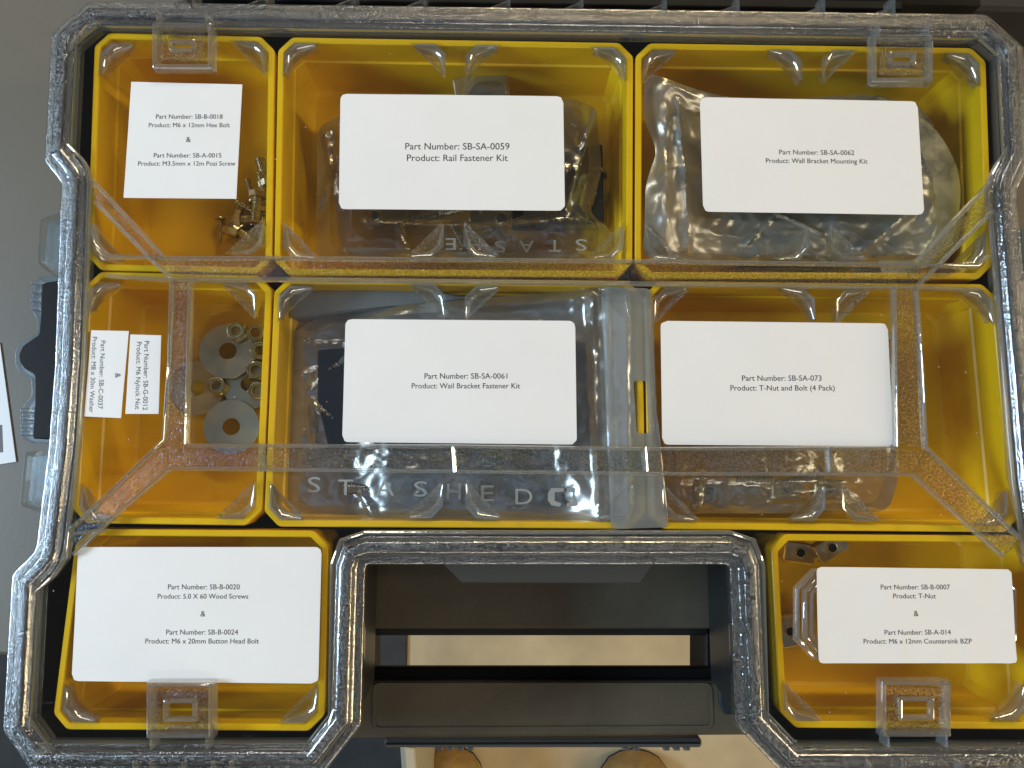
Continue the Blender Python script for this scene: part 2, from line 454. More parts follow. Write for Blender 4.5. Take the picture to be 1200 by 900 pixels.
slab('side_wall', [(340, 600), (432, 600), (432, 862), (340, 862)], ZT - 0.05, ZT - 0.014, M['rubber'], tb, 0.001)
slab('hinge_block', [(843, 775), (872, 775), (872, 838), (850, 838), (843, 825)], ZT - 0.014, ZT - 0.004, principled('blue_black', (0.012, 0.02, 0.03), 0.4), tb, 0.001)
# pressed rounded border on the front panel
ring = ccw(fillet(PP([(437, 800), (834, 800), (836, 853), (437, 855)], ZT - 0.006), 0.004, 4))
zr = ZT - 0.0055
MB().loft([at(ring, zr - .002), at(ring, zr), at(offset(ring, .0012), zr), at(offset(ring, .0012), zr - .002)], loop=True).build('embossed_border', M['box'], tb, smooth=True)
slab('latch_bar', [(450, 866), (823, 866), (823, 877), (450, 877)], ZT - 0.022, ZT - 0.010, M['boxbar'], tb, 0.0015, r=0.002)
slab('latch_bar_lip', [(452, 871), (821, 870), (821, 872), (452, 873)], ZT - 0.0098, ZT - 0.009, M['rubber'], tb, 0)
for k, x in enumerate((512, 524, 536, 548, 730, 742, 778, 790, 802)):
    slab('grip_nub', [(x, 875), (x + 7, 875), (x + 7, 880), (x, 880)], ZT - 0.022, ZT - 0.012, M['boxbar'], tb, 0.0005)

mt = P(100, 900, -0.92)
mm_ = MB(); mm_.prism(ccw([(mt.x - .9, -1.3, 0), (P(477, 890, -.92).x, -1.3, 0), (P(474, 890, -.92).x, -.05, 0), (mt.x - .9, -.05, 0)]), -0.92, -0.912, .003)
tag(mm_.build('floor_shade', M['cover_shade'], None), 'dark sheet standing in for the shaded floor left of the boots', 'mat')  # dark sheet put in for shade on the floor below the bench
# boots of the photographer, on the floor
def boot(u, v, wpx, lab, lift=0.0):
    z = -0.92
    c = P(u, v, z)
    e = empty('work_boot', (c.x, c.y, z)); tag(e, lab, 'boot', 'boots of the person standing at the bench')
    sc_ = wpx
    def sec(y, hw, h, z0=0.012, n=20):
        return [Vector((c.x + hw * math.cos(t), y + c.y, z + z0 + (h if math.sin(t) > 0 else 0.004) * math.sin(t) + (0.0))) for t in [2 * math.pi * k / n for k in range(n)]]
    prof = [(0.055, .004, .012), (0.052, .020, .030), (.045, .034, .042), (.03, .045, .052), (0, .052, .060), (-.04, .053, .068), (-.09, .048, .085), (-.13, .043, .11), (-.17, .042, .14), (-.22, .040, .145), (-.24, .03, .13)]
    MB().loft([sec(y * sc_, hw * sc_, h * sc_) for y, hw, h in prof]).build('upper', M['leather'], e, smooth=True)
    MB().loft([sec(y * sc_ * 1.0, (hw + .0005) * sc_, .004, 0.006) for y, hw, h in prof]).build('sole', M['sole'], e, smooth=True)
    for k in range(5):
        y = (-.075 - .022 * k) * sc_; h = (.082 + .014 * k) * sc_
        pth = [Vector((c.x + x * sc_, c.y + y, z + .014 + h * (1 - (abs(x) / .05) ** 2 * 0.35))) for x in (-.03, -.015, 0, .015, .03)]
        MB().tube(pth, .003).build('lace', M['lace'], e, smooth=True)
boot(528, 916, 1.05, 'brown leather boot on the floor below the left end of the latch bar')
boot(742, 924, 1.15, 'tan leather boot toe on the floor below the right end of the latch bar')
pole = P(482, 893, -0.9)
po = empty('white_post', (pole.x, pole.y, -0.92)); tag(po, 'white painted post beside the left boot', 'post')
MB().prism(ccw(PP([(473, 876), (486, 878), (497, 1010), (484, 1010)], -0.7)), -0.92, -0.7, .002).build('shaft', M['white'], po)
MB().prism(ccw(PP([(468, 874), (490, 876), (502, 1015), (478, 1015)], -0.9)), -0.92, -0.905, .002).build('base', M['white'], po)

# dark case standing behind
bx = empty('dark_toolbox', P(640, -60, ZB)); tag(bx, 'black toolbox standing behind the hinge side of the case', 'toolbox')
slab('body', [(225, -160), (1152, -160), (1152, 4), (225, -12)], ZB, -0.028, M['rubber'], bx, .002)
for u0, u1 in ((243, 306), (330, 402), (424, 486), (508, 560)):
    slab('dark_red_insert', [(u0, -30), (u1, -30), (u1, 1), (u0, 1)], -0.0279, -0.025, M['redstuff'], bx, .0005)
slab('grey_cover', [(1140, -60), (1260, -60), (1260, 14), (1140, 10)], ZB, -0.05, M['cover_shade'], bx, .002)

# ================================================================== the organiser case
outer_px = [(104, 1), (59, 39), (51, 189), (71, 213), (63, 430), (56, 524), (41, 645), (13, 673), (2, 857), (38, 908), (378, 908),
            (423, 850), (428, 662), (855, 662), (862, 850), (920, 911), (1255, 911), (1284, 862), (1264, 678), (1236, 648),
            (1222, 560), (1192, 224), (1207, 192), (1200, 54), (1157, 16)]
OUT0 = ccw(PP(outer_px, 0.002))
OUT = ccw(fillet(OUT0, 0.0022, 2))
case = empty('organiser_case', (OUT[0].x * 0, 0, -0.057))
tag(case, 'black parts organiser with a clear textured lid and a handle cut-out', 'parts organiser')
ZPAN = 0.0030

base = MB()
rg = [at(offset(OUT, 5 * MM), -0.057), at(offset(OUT, 3 * MM), -0.004), at(offset(OUT, 1.5 * MM), -0.0035),
      at(offset(OUT, 1.5 * MM), -0.0012), at(offset(OUT, 9.5 * MM), -0.0012), at(offset(OUT, 10.5 * MM), -0.047)]
base.loft(rg).build('base_tray', M['black'], case, smooth=True)
# seal groove line standing on the base flange
MB().loft([at(offset(OUT, 5.5 * MM), -.0012), at(offset(OUT, 5.5 * MM), -.0004), at(offset(OUT, 6.5 * MM), -.0004), at(offset(OUT, 6.5 * MM), -.0012)], loop=True).build('base_bead', M['rubber'], case)

# lid rim: stepped pebbled border
prof = [(0, -3.2), (0.0, 1.0), (0.15, 1.6), (0.5, 2.0), (1.0, 2.15), (3.6, 2.3), (4.1, 2.7), (4.5, 3.5), (4.9, 4.8), (5.3, 5.4), (6.0, 5.8), (9.6, 5.9), (10.3, 5.6), (10.8, 5.1),
        (11.4, 4.0), (11.8, 3.3), (12.4, 2.95), (12.7, 2.9),
        (12.7, 1.2), (11.2, 1.5), (9.0, 3.6), (6.6, 3.6), (5.4, 1.0), (1.6, 0.4), (1.5, -3.2)]
mi_ = [1, 2, 2, 2, 0, 2, 2, 2, 2, 2, 0, 2, 2, 2, 2, 2, 0] + [1] * 8
MB().loft([at(offset(OUT, d * MM), z * MM) for d, z in prof], loop=True, mis=mi_).build('lid_rim', [M['rim'], M['shell'], M['edge']], case, smooth=True)
# smooth bead inside the rim
ring_bead(offset(OUT, 13.3 * MM), 1.8 * MM, .0028, .0048).build('lid_bead', M['rib'], case, smooth=True)
MB().loft([at(offset(OUT, d * MM), z * MM) for d, z in [(12.9, 1.2), (13.1, -3.0), (13.6, -3.0), (14.1, 1.2)]], loop=True).build('lid_skirt', M['rib'], case, smooth=True)
# lid panel
pp = offset(OUT, 12.7 * MM)
MB().loft([at(pp, ZPAN - 0.0016), at(pp, ZPAN - 0.0001)]).build('lid_panel', M['panel'], case)

# ribs and pebbled bands
def rib(pts, wpx=5.2, z1=0.0066, z0=ZPAN, mat='rib', name='lid_rib'):
    return bar_path(MB(), PP(pts, z1), wpx * 0.00038, z0, z1).build(name, M[mat], case, smooth=True)
R1 = [(107, 262), (110, 284), (124, 299), (200, 301), (320, 301), (745, 305), (1082, 309), (1148, 311), (1160, 299)]
R2 = [(124, 322), (205, 327), (330, 326), (745, 331), (1076, 336), (1150, 338)]
ribs = [R1, R2,
        [(106, 210), (189, 299)], [(110, 236), (169, 297), (201, 327)],
        [(199, 330), (197, 420), (190, 515), (138, 566), (88, 613)],
        [(221, 329), (219, 420), (216, 520)],
        [(216, 522), (532, 523), (757, 526), (1052, 525)],
        [(84, 650), (122, 613), (197, 549), (305, 550), (757, 555), (1072, 556), (1178, 652)],
        [(1050, 336), (1051, 430), (1052, 523)],
        [(1076, 338), (1082, 430), (1087, 524), (1140, 575), (1197, 630)],
        [(1163, 213), (1078, 304)], [(1166, 246), (1076, 336)],
        [(75, 655), (78, 622), (88, 613)], [(84, 626), (120, 622)]]
for r_ in ribs: rib(r_)
for x0 in (305, 532, 757, 974): rib([(x0 - 1, 524), (x0 + 1, 553)], 7, 0.0068)
def sheet_px(polys, z, mat, name):
    for pl in polys:
        p = ccw(PP(pl, z))
        m_ = MB(); m_.loft([at(p, ZPAN + .0002), at(p, z)], cap0=False); m_.build(name, M[mat], case)
sheet_px([[(124, 301), (320, 303), (745, 307), (1146, 312), (1076, 334), (745, 329), (330, 324), (203, 325), (172, 303)],
          [(106, 212), (112, 236), (170, 297), (189, 301)],
          [(201, 331), (219, 331), (215, 522), (190, 516)],
          [(189, 517), (214, 524), (532, 525), (757, 528), (1052, 527), (1085, 528), (1072, 554), (757, 553), (305, 548), (197, 547)],
          [(188, 519), (194, 549), (120, 614), (90, 640), (80, 630), (88, 614)],
          [(1052, 338), (1074, 338), (1085, 524), (1054, 522)],
          [(1087, 528), (1197, 631), (1178, 650), (1074, 556)],
          [(1162, 216), (1165, 245), (1078, 334), (1080, 305)]], 0.0048, 'pebble', 'pebbled_band')

# catch frames of the lid
def catch(x0, y0, x1, y1, top):
    g = empty('lid_catch', P((x0 + x1) / 2, (y0 + y1) / 2, ZPAN)); g.parent = case; g.location -= case.location
    wl = g.location + case.location
    def put(mb, name, mat):
        o = mb.build(name, M[mat], None, smooth=True); o.parent = g; o.location -= wl
    def rect(m, z, l=0, r=0): return ccw(fillet(PP([(x0 + m, y0 + m), (x1 - m, y0 + m), (x1 - m, y1 - m), (x0 + m, y1 - m)], z), .0012, 2))
    put(ring_bead(rect(0, .008), 3.0 * MM, ZPAN, .0080), 'frame', 'rib')
    put(ring_bead(rect(20, .006), 2.4 * MM, ZPAN, .0060), 'inner_frame', 'rib')
    q1 = rect(8, .0045); q2 = rect(19, .0045)
    put(MB().loft([at(q1, ZPAN), at(q1, .0046), at(q2, .0046), at(q2, ZPAN)], loop=True), 'pebbled_step', 'pebble')
    s = -1 if top else 1
    yy = y0 + 4 if top else y1 - 4
    for xx in (x0 + 8, x1 - 8):
        put(bar_path(MB(), PP([(xx, yy), (xx, yy + s * 14)], .0095), 1.6 * MM, ZPAN, .0105), 'tooth', 'rib')
catch(176, 24, 249, 80, True)
catch(1022, 38, 1096, 96, True)
catch(169, 799, 250, 868, False)
catch(1033, 797, 1117, 866, False)

# nested octagon relief under the small label at the right
for k, (m, zz) in enumerate(((0, .0050), (9, .0042), (17, .0036))):
    q = ccw(chamfer(PP([(931 + m, 666 + m * .8), (1192 - m, 668 + m * .8), (1192 - m, 774 - m * .8), (931 + m, 774 - m * .8)], zz), (22 - m * .5) * .00038))
    ring_bead(q, 2.6 * MM, ZPAN, zz + .0008).build('plaque_ridge', M['rib'], case, smooth=True)

# locating fins under the lid, one in every corner of the bins
def fin_mesh(sx, sy, s=1.0, k=0):
    """right-angled corner points towards (sx, sy)"""
    a = 17.0 * MM * s; t = 1.2 * MM
    # plan (corner at origin, legs run away from it)
    top = [(0.30, 0), (1, 0), (0, 1), (0, 0.30)]
    low = [(0.36, 0.06), (0.52, 0.06), (0.06, 0.52), (0.06, 0.36)]
    def cv(pl, z, ins=0): return [Vector((-sx * p[0] * a, -sy * p[1] * a, z)) for p in pl]
    mb = MB(); z0 = ZPAN - .0012; z1 = -0.0085
    A = cv(top, z0); B = cv(low, z1)
    mb.loft([A, B], mis=[0, 0])
    # hypotenuse face pebbled
    for i, f in enumerate(mb.f):
        if len(f) == 4:
            ids = sorted(x % 4 for x in f)
            if ids == [1, 1, 2, 2]: mb.m[i] = 1
    # rounded wall along the corner, falling inwards
    n0 = len(mb.f)
    path = [(.86, 0), (.30, 0), (0, .30), (0, .86)]
    wd = [.05, .19, .19, .05]
    cen = Vector((.75, .75))
    rings = []
    for i, (p, w_) in enumerate(zip(path, wd)):
        p = Vector(p)
        d = {0: Vector((0, 1)), 1: Vector((.5, 1)), 2: Vector((1, .5)), 3: Vector((1, 0))}[i]
        row = []
        for k in range(6):
            t = k / 5 * R(62)
            q = p + d * w_ * (math.sin(t) / math.sin(R(62)))
            row.append(Vector((-sx * q.x * a, -sy * q.y * a, z0 - .0004 - (1 - math.cos(t)) * 4.6 * MM * w_ / .19)))
        q = p + d * w_
        row.append(Vector((-sx * q.x * a, -sy * q.y * a, z0 - 7 * MM)))
        rings.append(row)
    mb.loft(rings, cap0=False, cap1=False, closed=False)
    for i in range(n0, len(mb.m)): mb.m[i] = 2
    return mb
FM = {}
def fin(u, v, sx, sy, s=1.0):
    key = (sx, sy, s)
    p = P(u, v, 0)
    if key not in FM:
        o = fin_mesh(sx, sy, s).build('locating_fin', [M['fin'], M['fin_face'], M['fin_wall']], None, local=True, smooth=True); FM[key] = o.data
    else:
        o = bpy.data.objects.new('locating_fin', FM[key]); C.objects.link(o)
    o.parent = case; o.location = Vector((p.x, p.y, 0)) - case.location
# (corner pixel, direction of the corner): sx -1 left, sy +1 up
fins = [(120, 52, -1, 1), (313, 50, 1, 1), (107, 307, -1, -1), (309, 299, 1, -1),
        (334, 52, -1, 1), (732, 57, 1, 1), (332, 303, -1, -1), (731, 304, 1, -1), (523, 53, 1, 1), (546, 54, -1, 1), (520, 302, 1, -1), (543, 302, -1, -1),
        (753, 60, -1, 1), (1145, 64, 1, 1), (755, 305, -1, -1), (1155, 312, 1, -1), (938, 60, 1, 1), (961, 60, -1, 1), (948, 306, 1, -1), (972, 306, -1, -1),
        (104, 332, -1, 1), (302, 332, 1, 1), (95, 610, -1, -1), (298, 608, 1, -1),
        (328, 336, -1, 1), (738, 338, 1, 1), (315, 608, -1, -1), (742, 608, 1, -1), (522, 334, 1, 1), (545, 336, -1, 1), (519, 607, 1, -1), (545, 607, -1, -1),
        (765, 338, -1, 1), (1161, 340, 1, 1), (775, 610, -1, -1), (953, 338, 1, 1), (977, 339, -1, 1), (966, 610, 1, -1), (986, 610, -1, -1), (1180, 616, 1, -1),
        (74, 845, -1, -1), (372, 846, 1, -1), (917, 843, -1, -1), (1203, 843, 1, -1)]
for f in fins: fin(*f)

# hinge lugs on the far edge and on the near edge
for i, u in enumerate((226, 313, 415, 498, 597, 683, 781, 866, 966, 1048)):
    v = 2 + (u - 100) * .0142
    g = bar_path(MB(), PP([(u, v + 4), (u, v - 22)], .003), 1.5 * MM, -.006, .004, draft=.3 * MM)
    q = PP([(u - 22, v + 2), (u, v + 2), (u, v - 14)], .001)
    bar_path(g, PP([(u - 22, v + 1), (u - 4, v - 6), (u - 1, v - 16)], .001), 1.0 * MM, -.003, .002, draft=.2 * MM)
    while len(g.m) < len(g.f): g.m.append(0)
    g.build('hinge_lug', M['rib'], case, smooth=True)
MB().prism(ccw(PP([(215, -14), (1060, -2), (1060, 8), (215, -4)], -.006)), -.02, -.008, .0005).build('hinge_pin_cover', M['rubber'], case)
for u in (157, 177, 214, 249, 270, 1060, 1018, 1124):
    bar_path(MB(), PP([(u, 892), (u, 906)], .006), 1.0 * MM, ZPAN, .0075, draft=.2 * MM).build('latch_rib', M['rib'], case)
slab('front_latch', [(72, 894), (298, 894), (292, 925), (80, 925)], -.03, .0015, M['rubber'], case, .001)
slab('front_latch', [(990, 888), (1172, 888), (1168, 925), (996, 925)], -.03, .0015, M['rubber'], case, .001)

# side lugs
def lug(pts, z0, z1):
    q = ccw(fillet(PP(pts, z1), .0015, 2))
    MB().loft([at(offset(q, -.4 * MM), z0), at(q, z1 - .0006), at(offset(q, .6 * MM), z1), at(offset(q, 1.8 * MM), z1), at(offset(q, 2.1 * MM), z1 - .003), at(offset(q, 2.1 * MM), z0)], loop=True).build('side_lug', M['fin'], case, smooth=True)
    q2 = offset(q, 2.2 * MM)
    MB().prism(q2, z0 + .001, z1 - .003).build('lug_web', M['frost'], case)
lug([(76, 246), (46, 256), (42, 308), (70, 328), (80, 300)], -.006, .003)
lug([(68, 526), (28, 530), (22, 592), (54, 604), (64, 570)], -.006, .003)
lug([(1196, 262), (1216, 260), (1220, 320), (1202, 330)], -.006, .003)

# side latch: rubber body in a clear lip
latch = empty('side_latch', P(40, 420, -.01)); latch.parent = case; lw = latch.location.copy(); latch.location -= case.location
def lput(mb, name, mat, **k):
    o = mb.build(name, mat, None, **k); o.parent = latch; o.location -= lw; return o
lip = [(78, 322), (42, 323), (35, 345), (35, 363), (41, 373), (41, 389), (20, 401), (15, 412), (15, 426), (20, 435), (34, 443), (35, 463), (24, 477), (22, 512), (34, 519), (72, 521)]
q = ccw(fillet(PP(lip, -.004), .0015, 2))
lput(MB().prism(q, -.010, -.005, .0006), 'clear_lip', M['frost'], smooth=True)
body = [(80, 326), (48, 332), (47, 368), (45, 392), (26, 405), (21, 415), (22, 424), (27, 431), (40, 439), (40, 470), (37, 514), (76, 516)]
q = ccw(fillet(PP(body, -.002), .0012, 2))
lput(MB().prism(q, -.030, -.0022, .0006), 'latch_body', M['rubber'], smooth=True)
for (x0, x1, ys) in ((34, 47, (328, 338, 348, 358)), (22, 36, (478, 487, 496, 505))):
    for y in ys:
        q = ccw(fillet(PP([(x0, y), (x1, y), (x1, y + 6), (x0, y + 6)], -.002), .0009, 3))
        lput(MB().prism(q, -.008, -.0024, .0006), 'grip_rib', M['frost'], smooth=True)
# clear tab in the handle opening
q = ccw(PP([(520, 655), (765, 655), (765, 663), (750, 684), (541, 683), (520, 662)], -.004))
MB().prism(q, -.0055, -.004, .0005).build('handle_tab', clear_mat('smoky_tab', trans=.6, refr=.1, rough=.15, tint=(.5, .5, .47), milky=.12, milkcol=(.35, .35, .32), gboost=.05), case)

# ================================================================== yellow bins
ZF = -0.042
def make_bin(pts, ch, lab, chs=None):
    q = ccw(fillet(chamfer(ccw(PP(pts, 0)), ch), .0014, 2))
    r = [at(offset(q, 3.4 * MM), ZF - .0020), at(offset(q, .9 * MM), -.010), at(offset(q, .0 * MM), -.0098), at(q, -.0004), at(offset(q, .4 * MM), 0), at(offset(q, 2.5 * MM), 0),
         at(offset(q, 2.9 * MM), -.0004), at(offset(q, 3.3 * MM), -.0150), at(offset(q, 4.1 * MM), -.0158), at(offset(q, 5.2 * MM), ZF + .003), at(offset(q, 6.0 * MM), ZF + .0009), at(offset(q, 7.5 * MM), ZF)]
    o = MB().loft(r).build('storage_bin', M['yellow'], None, smooth=True)
    tag(o, lab, 'bin', 'removable yellow bins inside the case')
    return o
ch = 6.6 * MM
B = {}
B[1] = make_bin([(111, 38), (322, 43), (318, 321), (101, 316)], ch, 'yellow bin at the top left holding loose screws and bolts')
B[2] = make_bin([(326, 43), (742, 50), (741, 325), (321, 322)], ch, 'wide yellow bin under the Rail Fastener Kit label')
B[3] = make_bin([(745, 50), (1155, 56), (1164, 327), (744, 326)], ch, 'wide yellow bin under the Wall Bracket Mounting Kit label')
B[4] = make_bin([(101, 318), (319, 323), (306, 616), (83, 613)], ch, 'narrow yellow bin holding washers and lock nuts')
B[5] = make_bin([(322, 325), (752, 329), (757, 620), (309, 617)], ch, 'yellow bin with the large silvery bag spilling over its rim')
B[6] = make_bin([(755, 329), (1168, 333), (1196, 624), (760, 620)], ch, 'yellow bin under the four pack label, its right half empty')
B[7] = make_bin([(90, 620), (385, 622), (380, 857), (60, 855)], ch, 'yellow bin in the lower left lobe under the Wood Screws label')
B[8] = make_bin([(903, 626), (1208, 628), (1222, 855), (915, 853)], ch, 'yellow bin in the lower right lobe under the label of T-nuts')

# ================================================================== labels with print
def text_mesh(body, u, v, wpx, z, rot=0.0, hpx=None):
    cu = bpy.data.curves.new('t', 'FONT'); cu.body = body; cu.size = 1.0; cu.align_x = 'CENTER'; cu.align_y = 'CENTER'; cu.resolution_u = 3
    o = bpy.data.objects.new('t', cu); C.objects.link(o)
    bpy.context.view_layer.update()
    me = bpy.data.meshes.new_from_object(o.evaluated_get(bpy.context.evaluated_depsgraph_get()))
    xs = [p.co.x for p in me.vertices]
    wd = max(xs) - min(xs); cx = (max(xs) + min(xs)) / 2
    c = P(u, v, z)
    ex = P(u + math.cos(rot) * 5, v + math.sin(rot) * 5, z) - c
    sc_ = (ex.length / 5) * wpx / wd
    ang = math.atan2(ex.y, ex.x)
    ys = [p.co.y for p in me.vertices]; cy = 0; sy_ = sc_
    if hpx: sy_ = (ex.length / 5) * hpx / (max(ys) - min(ys)); cy = (max(ys) + min(ys)) / 2
    ca, sa = math.cos(ang), math.sin(ang)
    vs = []
    for p in me.vertices:
        x = (p.co.x - cx) * sc_; y = (p.co.y - cy) * sy_
        vs.append(Vector((c.x + x * ca - y * sa, c.y + x * sa + y * ca, z)))
    fs = [tuple(p.vertices) for p in me.polygons]
    bpy.data.objects.remove(o); bpy.data.curves.remove(cu); bpy.data.meshes.remove(me)
    return vs, fs

def resample(q, n):
    Ls = [(q[(i + 1) % len(q)] - q[i]).length for i in range(len(q))]; tot = sum(Ls); res = []
    acc = 0; out = []
    for k in range(n):
        d = tot * k / n; i = 0
        while i < len(Ls) - 1 and d > Ls[i]: d -= Ls[i]; i += 1
        out.append(q[i].lerp(q[(i + 1) % len(q)], d / Ls[i]))
    for c in q:   # keep true corners
        k = min(range(n), key=lambda i: (out[i] - c).length); out[k] = c.copy()
    return out
def make_label(pts, r, lines, lab, rot=0.0, zl=ZPAN + .0001, th=.00020, amp=.00016, curl=0.0):
    q = ccw(fillet(PP(pts, zl + th), r, 5) if r else [Vector(p) for p in PP(pts, zl + th)])
    q = resample([Vector((p.x, p.y, 0)) for p in q], 160)
    cen = sum(q, Vector()) / len(q); half = max((p - cen).length for p in q)
    def dz(p):
        z = amp * (.9 + noise.noise(Vector((p.x * 32 + rot * 3, p.y * 32, len(lab)))) + .5 * noise.noise(Vector((p.x * 90, p.y * 90, len(lab) + 5))))
        d = (Vector((p.x, p.y, 0)) - cen).length / half
        return z + curl * max(0, d - .72) ** 2 * 8
    rings = []
    for k in range(17):
        t = k / 16
        rings.append([Vector((c.x, c.y, zl + th + dz(c))) for c in [cen.lerp(p, .01 + .99 * t) for p in q]])
    low = [p - Vector((0, 0, th)) for p in rings[-1]]
    o = MB().loft(rings + [low], cap0=True, cap1=False).build('label', M['paper'], case, smooth=True)
    o['label'] = lab
    mb = MB()
    for (t, u, v, wpx) in lines:
        vs, fs = text_mesh(t, u, v, wpx, zl + th + .00006, rot)
        mb.add([p + Vector((0, 0, dz(p))) for p in vs], fs)
    wl = o.location + case.location
    t = mb.build('printed_text', M['ink'], None); t.parent = o; t.location -= wl
    return o
make_label([(154, 96), (284, 99), (277, 233), (145, 232)], 0, [('Part Number: SB-B-0018', 222, 137, 78), ('Product: M6 x 12mm Hex Bolt', 222, 147, 95), ('&', 221, 164, 5.5), ('Part Number: SB-A-0015', 220, 182.5, 79), ('Product: M3.5mm x 12m Pozi Screw', 219, 192, 114)], 'squarish white label about hex bolts and pozi screws')
make_label([(399, 110), (660, 113), (662, 247), (397, 245)], .003, [('Part Number: SB-SA-0059', 536, 172, 122), ('Product: Rail Fastener Kit', 536, 185.5, 118)], 'white rounded label reading Rail Fastener Kit')
make_label([(820, 114), (1075, 119), (1083, 252), (824, 248)], .003, [('Part Number: SB-SA-0062', 957, 179, 88), ('Product: Wall Bracket Mounting Kit', 957, 189, 119)], 'white rounded label reading Wall Bracket Mounting Kit', rot=.008)
RV = R(92.5)
make_label([(107, 387), (151, 388), (142, 490), (99, 488)], 0, [('Part Number: SB-C-0037', 119, 439, 80), ('Product: M8 x 30m Washer', 109, 439, 89), ('&', 138, 440, 5.5)], 'small upright white label about washers', rot=RV)
make_label([(153, 392), (189, 393), (186, 485), (147, 485)], 0, [('Part Number: SB-G-0012', 171, 440, 81), ('Product: M6 Nylock Nut', 162, 440, 79)], 'small upright white label about lock nuts', rot=R(91.5))
make_label([(405, 374), (674, 376), (676, 521), (401, 518)], .003, [('Part Number: SB-SA-0061', 546, 441, 97), ('Product: Wail Bracket Fastener Kit', 546, 452.5, 127)], 'white rounded label reading Bracket Fastener Kit')
make_label([(774, 376), (1040, 379), (1047, 523), (776, 521)], .003, [('Part Number: SB-SA-073', 916, 443.5, 93), ('Product: T-Nut and Bolt (4 Pack)', 917, 455, 122)], 'white rounded label reading T-Nut and Bolt (4 Pack)')
make_label([(92, 641), (377, 641), (373, 801), (84, 798)], .003, [('Part Number: SB-B-0020', 239, 688, 84), ('Product: 5.0 X 60 Wood Screws', 238, 699, 106), ('&', 238, 719.5, 5.5), ('Part Number: SB-B-0024', 237, 741, 84), ('Product: M6 x 20mm Button Head Bolt', 237, 751.5, 133)], 'large white label about wood screws and button head bolts')
make_label([(956, 664), (1184, 667), (1191, 777), (959, 777)], .002, [('Part Number: SB-B-0007', 1072, 688, 81), ('Product: T-Nut', 1071, 698.5, 50), ('&', 1073, 719, 5.5), ('Part Number: SB-A-014', 1075, 741, 78), ('Product: M6 x 12mm Countersink BZP', 1075, 751.5, 127)], 'slightly crumpled white label about T-nuts', zl=.0060, amp=.00045, curl=.0005)

# ================================================================== hardware
def threads(L, r, pitch, depth):
    pr = []; n = int(L / pitch)
    for i in range(n):
        pr += [(r, i * pitch), (r, i * pitch + pitch * .15), (r - depth, i * pitch + pitch * .5), (r - depth, i * pitch + pitch * .6)]
    pr.append((r, n * pitch))
    return pr
def screw_obj(kind, L, r, mat, label, group):
    """local z axis = shaft, head at z=0, tip at z=-L"""
    e = empty('machine_screw' if kind != 'hex' else 'hex_bolt', (0, 0, 0)); tag(e, label, 'screw' if kind != 'hex' else 'bolt', group)
    pt = 0.9 * MM if r < 2.2 * MM else 1.2 * MM
    pr = [(a, -L + z) for a, z in threads(L, r, pt, .22 * r)]
    pr = [(r * .6, -L - r * .3)] + pr
    MB().lathe(pr, 16).build('shank', mat, e, local=True, smooth=True)
    if kind == 'hex':
        h = MB(); R0 = r * 1.75
        hx = [Vector((R0 * math.cos(R(60 * k)), R0 * math.sin(R(60 * k)), 0)) for k in range(6)]
        h.loft([at(hx, .0001), at(hx, r * 1.15), at([p * .88 for p in hx], r * 1.35)])
        h.build('head', mat, e, local=True)
    else:
        R0 = r * 2.0
        MB().lathe([(R0 * .98, .0001), (R0, r * .3), (R0 * .9, r * .8), (R0 * .6, r * 1.15), (R0 * .28, r * 1.25), (R0 * .25, r * .7)], 20).build('head', mat, e, local=True, smooth=True)
    return e
def place(e, u0, v0, u1, v1, z, tilt=0.0):
    """head at pixel 0, tip towards pixel 1, both at height z"""
    a = P(u0, v0, z); b = P(u1, v1, z)
    d = (b - a); d.z = -tilt * d.length; d.normalize()
    e.location = a
    e.rotation_euler = (-d).to_track_quat('Z', 'X').to_euler()
    return e
g1 = 'loose screws and bolts in the top left bin'
zf = ZF + .0022
s0 = screw_obj('pan', 11 * MM, 1.5 * MM, M['brass'], 'brass coloured screw standing apart at the left of the loose pile', g1)
place(s0, 258, 258, 257, 284, zf + .001)
small = [(298, 248, 272, 234, 'small brass screw lying slantwise above the hex bolts', .004),
         (297, 234, 290, 212, 'small brass screw pointing up beside the right wall of the bin', .004),
         (310, 226, 303, 201, 'small brass screw against the bin wall at the top of the pile', .005),
         (300, 266, 282, 280, 'small brass screw half hidden under the pebbled lid corner', .001)]
for u0, v0, u1, v1, lb, dz in small:
    c = copy_tree(s0); tag(c, lb); place(c, u0, v0, u1, v1, zf + dz)
hb = screw_obj('hex', 12 * MM, 2.6 * MM, M['brass'], 'dull hex bolt leaning in the middle of the loose pile', g1)
place(hb, 272, 268, 281, 244, zf + .003)
for u0, v0, u1, v1, lb, dz in [(284, 257, 312, 258, 'dull hex bolt lying level in front of the bin wall', .004), (302, 232, 300, 252, 'dull hex bolt with its head up by the bin wall', .008), (309, 250, 306, 280, 'dull hex bolt lying along the right wall of the bin', .003),
                             (312, 212, 306, 192, 'dull hex bolt at the far end of the loose pile', .003), (282, 272, 302, 288, 'dull hex bolt beneath the lid corner fin', .002)]:
    c = copy_tree(hb); tag(c, lb); place(c, u0, v0, u1, v1, zf + dz)

